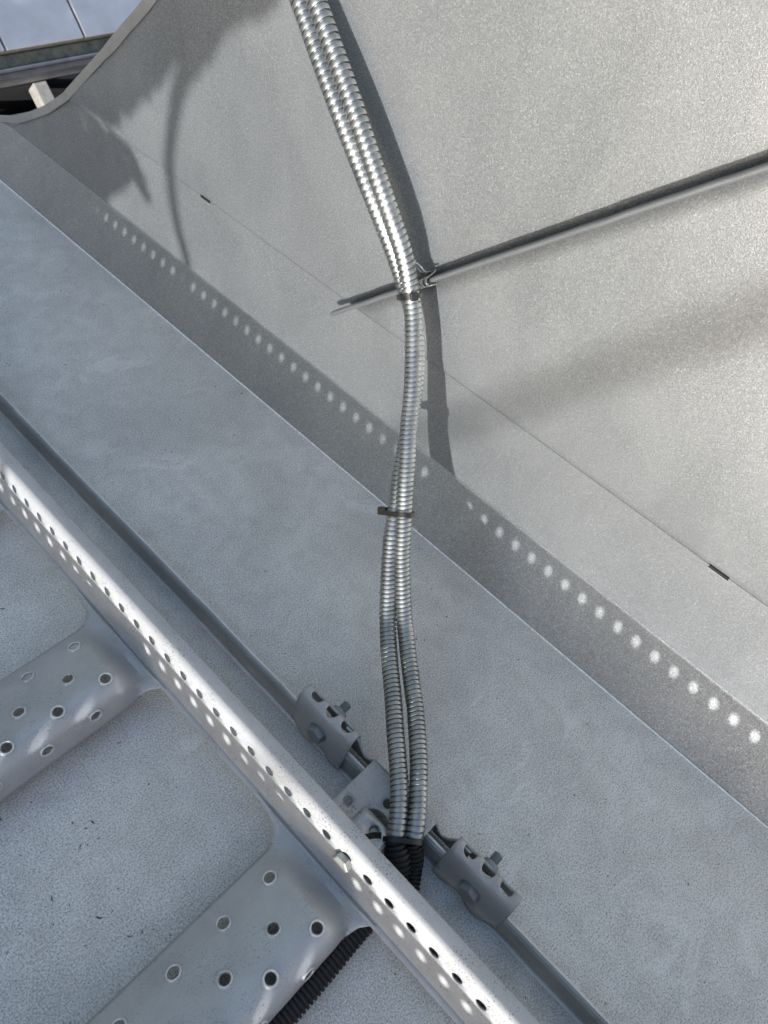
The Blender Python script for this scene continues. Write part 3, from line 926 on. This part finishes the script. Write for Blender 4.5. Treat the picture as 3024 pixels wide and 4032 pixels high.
hk = [(7.5, 13), (9, 20), (12, 24), (16, 25), (20, 28), (25, 33), (29, 36)]
path = [(base + sd_dir * s, sdv, nrm) for s in (-6, -1, 4)]
V, F = extrude_profile([(a, b) for a, b in hk], path)
o = link('clip_tongue', mesh('clip_tongue', V, F, tuple(COFF)), clip, SPRING, smooth=60); solid(o, .9, 0)
V, F = extrude_profile([(25, 33), (29, 36.5), (33, 37.5)], [(base + sd_dir * s, sdv * q, nrm) for s, q in ((-9, .98), (-7, 1.0), (3, 1.0), (7, .98))])
o = link('clip_eye', mesh('clip_eye', V, F, tuple(COFF)), clip, SPRING, smooth=60); solid(o, .9, 0)

# ------------------------------------------------------------------ litter on the roof
V = []; F = []
rr = random.Random(11)
def blob(x, y, L, w, ang, z=.2):
    b = len(V); c, s = math.cos(ang), math.sin(ang); n = 7
    up = []
    for k in range(n):
        t = k / (n - 1); ww = w * math.sin(math.pi * (.08 + .84 * t)) * rr.uniform(.7, 1.2); bend = .18 * L * math.sin(math.pi * t)
        for e_, zz in ((-1, 0), (0, w * .7), (1, 0)):
            u = (t - .5) * L; v = e_ * ww / 2 + bend
            V.append((x + u * c - v * s, y + u * s + v * c, z + zz))
    for k in range(n - 1):
        for q in range(2): a = b + k * 3 + q; F.append((a, a + 3, a + 4, a + 1))
spots = [(-60, 330), (-40, 290), (-20, 230), (20, 250), (40, 262), (-75, 235), (10, 160), (0, 190), (60, 300), (100, 310), (95, 520), (60, 560)]
for i in range(150):
    x = rr.uniform(-110, 520); y = rr.uniform(-300, 1150)
    if rr.random() < .35: x = rr.uniform(-110, 80); y = rr.uniform(130, 420)
    if 235 < x < 262: continue
    blob(x, y, rr.uniform(1.2, 3.6), rr.uniform(.4, 1.0), rr.uniform(0, 3.14))
for x, y in spots: blob(x, y, rr.uniform(3.5, 6.5), rr.uniform(.7, 1.3), rr.uniform(0, 3.14))
lit = link('litter', mesh('litter', V, F), None, SEED, smooth=60); put(lit)
tag(lit, 'scattered seeds, twigs and bits of dry leaf lying on the roof', None, kind='stuff')

# ------------------------------------------------------------------ tiled terrace edge beyond the eave (world axes, metres)
GZ = .508 - 1.9; GY = .554
terr = bpy.data.objects.new('terrace', None); col.objects.link(terr); terr.location = (1.0, GY + .70, GZ)
tag(terr, 'white tiled terrace edge with mossy gutter ledge below the roof corner', 'terrace')
def wbox(name, x0, x1, y0, y1, z0, z1, mt, bw=.002, parent=None, rot=None):
    v, f = box((x0 - 1.0) * 1000, (x1 - 1.0) * 1000, (y0 - GY - .70) * 1000, (y1 - GY - .70) * 1000, (z0 - GZ) * 1000, (z1 - GZ) * 1000)
    o = link(name, mesh(name, v, f), parent or terr, mt)
    if bw: b = bevel(o, bw * 1000, 2)
    return o
hs = lambda h: GY + h * 1.9 / 1.6 * .001
joints = [843, 1045]; tw = 202
for k in range(-6, 4):
    x0 = (843 + tw * k + 3) * .001; x1 = (843 + tw * (k + 1) - 3) * .001
    for j in range(3):
        wbox('tile', x0, x1, hs(579) + .43 * j + (.003 if j else 0), hs(579) + .43 * (j + 1) - .003, GZ - .03, GZ + .001 * (k % 2), TILE, .002)
wbox('grout_bed', -.5, 1.9, hs(577), hs(577) + 1.35, GZ - .09, GZ - .006, m_plain('grout', (.22, .20, .16), .9, 0, 60, .5), 0)
wbox('ledge', -.5, 1.9, hs(551), hs(577) - .0015, GZ - .08, GZ - .014, LEDGE, .003)
wbox('edge_rail', -.5, 1.9, hs(547), hs(551) - .001, GZ - .045, GZ - .008, ALU, .002)
wbox('rail_face', -.5, 1.9, hs(537), hs(547) - .001, GZ - .075, GZ - .022, m_plain('grey_frame', (.16, .16, .165), .6, .2, 40, .3), .002)
for xx in (.30, .60, .900, 1.20):
    wbox('cross_bar', xx, xx + .036, hs(440), hs(537) - .001, GZ - .12, GZ - .075, m_plain('pale_bar', (.36, .345, .31), .7, 0, 40, .4), .003)
for nm, a in (('pit_wall', (-.5, 1.9, hs(537) + .002, hs(537) + .03, GZ - 1.6, GZ - .093)), ('pit_wall', (-.5, 1.9, hs(400) - .03, hs(400), GZ - 1.6, GZ - .02)),
              ('pit_wall', (-.53, -.50, hs(400), hs(537), GZ - 1.6, GZ - .1)), ('pit_wall', (1.90, 1.93, hs(400), hs(537), GZ - 1.6, GZ - .1)),
              ('pit_floor', (-.5, 1.9, hs(400), hs(537), GZ - 1.63, GZ - 1.60))):
    wbox(nm, *a, DARK, 0)  # lack of light down the pit is put into this near-black

# ------------------------------------------------------------------ tree between the sun and the far corner of the wall
tree = thing('tree', (-2400, -700, 0), 'leafy tree branch hanging over the roof, throwing soft shade on the wall', 'tree')
sl = Vector((-1, -.53, .046)); TO = Vector((-2400, -700, 0))
def pull(y, z, dist): return Vector((588, y, z)) + sl * dist
def limb(pts, rads, name='branch'):
    V = []; F = []; n = 8
    P = pts
    for i, p in enumerate(P):
        t = (P[min(i + 1, len(P) - 1)] - P[max(i - 1, 0)]).normalized()
        a = t.cross(Vector((0, 0, 1)));  a = a.normalized() if a.length > .01 else Vector((0, 1, 0)); b = t.cross(a)
        for k in range(n): an = 2 * math.pi * k / n; V.append(tuple(p + (a * math.cos(an) + b * math.sin(an)) * rads[i] - TO))
    for i in range(len(P) - 1):
        for k in range(n): F.append((i * n + k, i * n + (k + 1) % n, (i + 1) * n + (k + 1) % n, (i + 1) * n + k))
    return link(name, mesh(name, V, F), tree, BARK, smooth=60)
DT = 1500
limb([pull(y, z, DT + i * 22) for i, (y, z) in enumerate([(700, 700), (770, 470), (800, 400), (822, 352), (843, 315), (857, 275), (868, 238), (874, 200), (871, 158), (862, 118), (846, 85), (838, 30)])],
     [24, 19, 16, 13.5, 12, 11, 11, 11, 10.5, 10, 9, 8])
limb([pull(700, 700, DT), pull(500, 1200, DT + 200), pull(300, 1900, DT + 500), pull(250, 2600, DT + 700)], [20, 45, 80, 120], 'limb')
rl = random.Random(5); V = []; F = []
def leaf(c, s):
    a = Vector((rl.uniform(-1, 1), rl.uniform(-1, 1), rl.uniform(-1, 1))).normalized(); b = a.cross(Vector((rl.uniform(-1, 1), rl.uniform(-1, 1), rl.uniform(-1, 1)))).normalized()
    k = len(V)
    for u, v in ((-1, 0), (-.3, .45), (.4, .4), (1, 0), (.4, -.4), (-.3, -.45)): V.append(tuple(c + a * u * s + b * v * s - TO))
    F.append((k, k + 1, k + 2, k + 3, k + 4, k + 5))
for k in range(1500):  # extra unseen leaves, added only to shade the terrace tiles
    leaf(Vector((1000, 1900, 60)) + sl * (2900 + rl.uniform(-300, 300)) + Vector((0, rl.uniform(-420, 420), rl.uniform(-140, 420))), rl.uniform(25, 45))
for poly, cnt in (([(1148.1, 216.7), (1129.0, 207.5), (998.8, 215.7), (937.2, 268.3), (907.9, 296.1), (872.9, 329.5), (841.7, 362.8), (831.5, 373.5), (827.1, 346.4), (808.9, 353.2), (776.1, 385.3), (749.4, 418.7), (733.1, 433.5), (683.1, 460.7), (658.5, 481.2), (658.2, 513.8), (822.1, 500.9), (1053.7, 371.7)], 3800), ([(1479.3, -13.4), (1415.9, 77.2), (1249.3, 159.1), (1126.3, 215.8), (1084.7, 201.0), (993.4, 199.7), (963.4, 192.1), (942.8, 167.1), (931.0, 131.1), (948.7, 132.7), (968.2, 149.6), (1011.5, 115.2), (1047.8, 76.6), (1089.8, 38.1), (1239.8, 17.1)], 3200)):
    ys = [q[0] for q in poly]; zs = [q[1] for q in poly]; k = 0
    while k < cnt:
        y = rl.uniform(min(ys), max(ys)); z = rl.uniform(min(zs), max(zs))
        if inpoly(y, z, poly): leaf(pull(y, z, DT + rl.uniform(-180, 180)), rl.uniform(8, 15)); k += 1
link('foliage', mesh('foliage', V, F), tree, LEAF)
# far bough: the very soft diagonal band on the right of the wall
limb([pull(y, z, 4600) for y, z in [(420, 20), (300, 165), (195, 307), (128, 398), (60, 480), (-60, 640)]], [9, 10, 11, 12, 13, 15], 'bough')
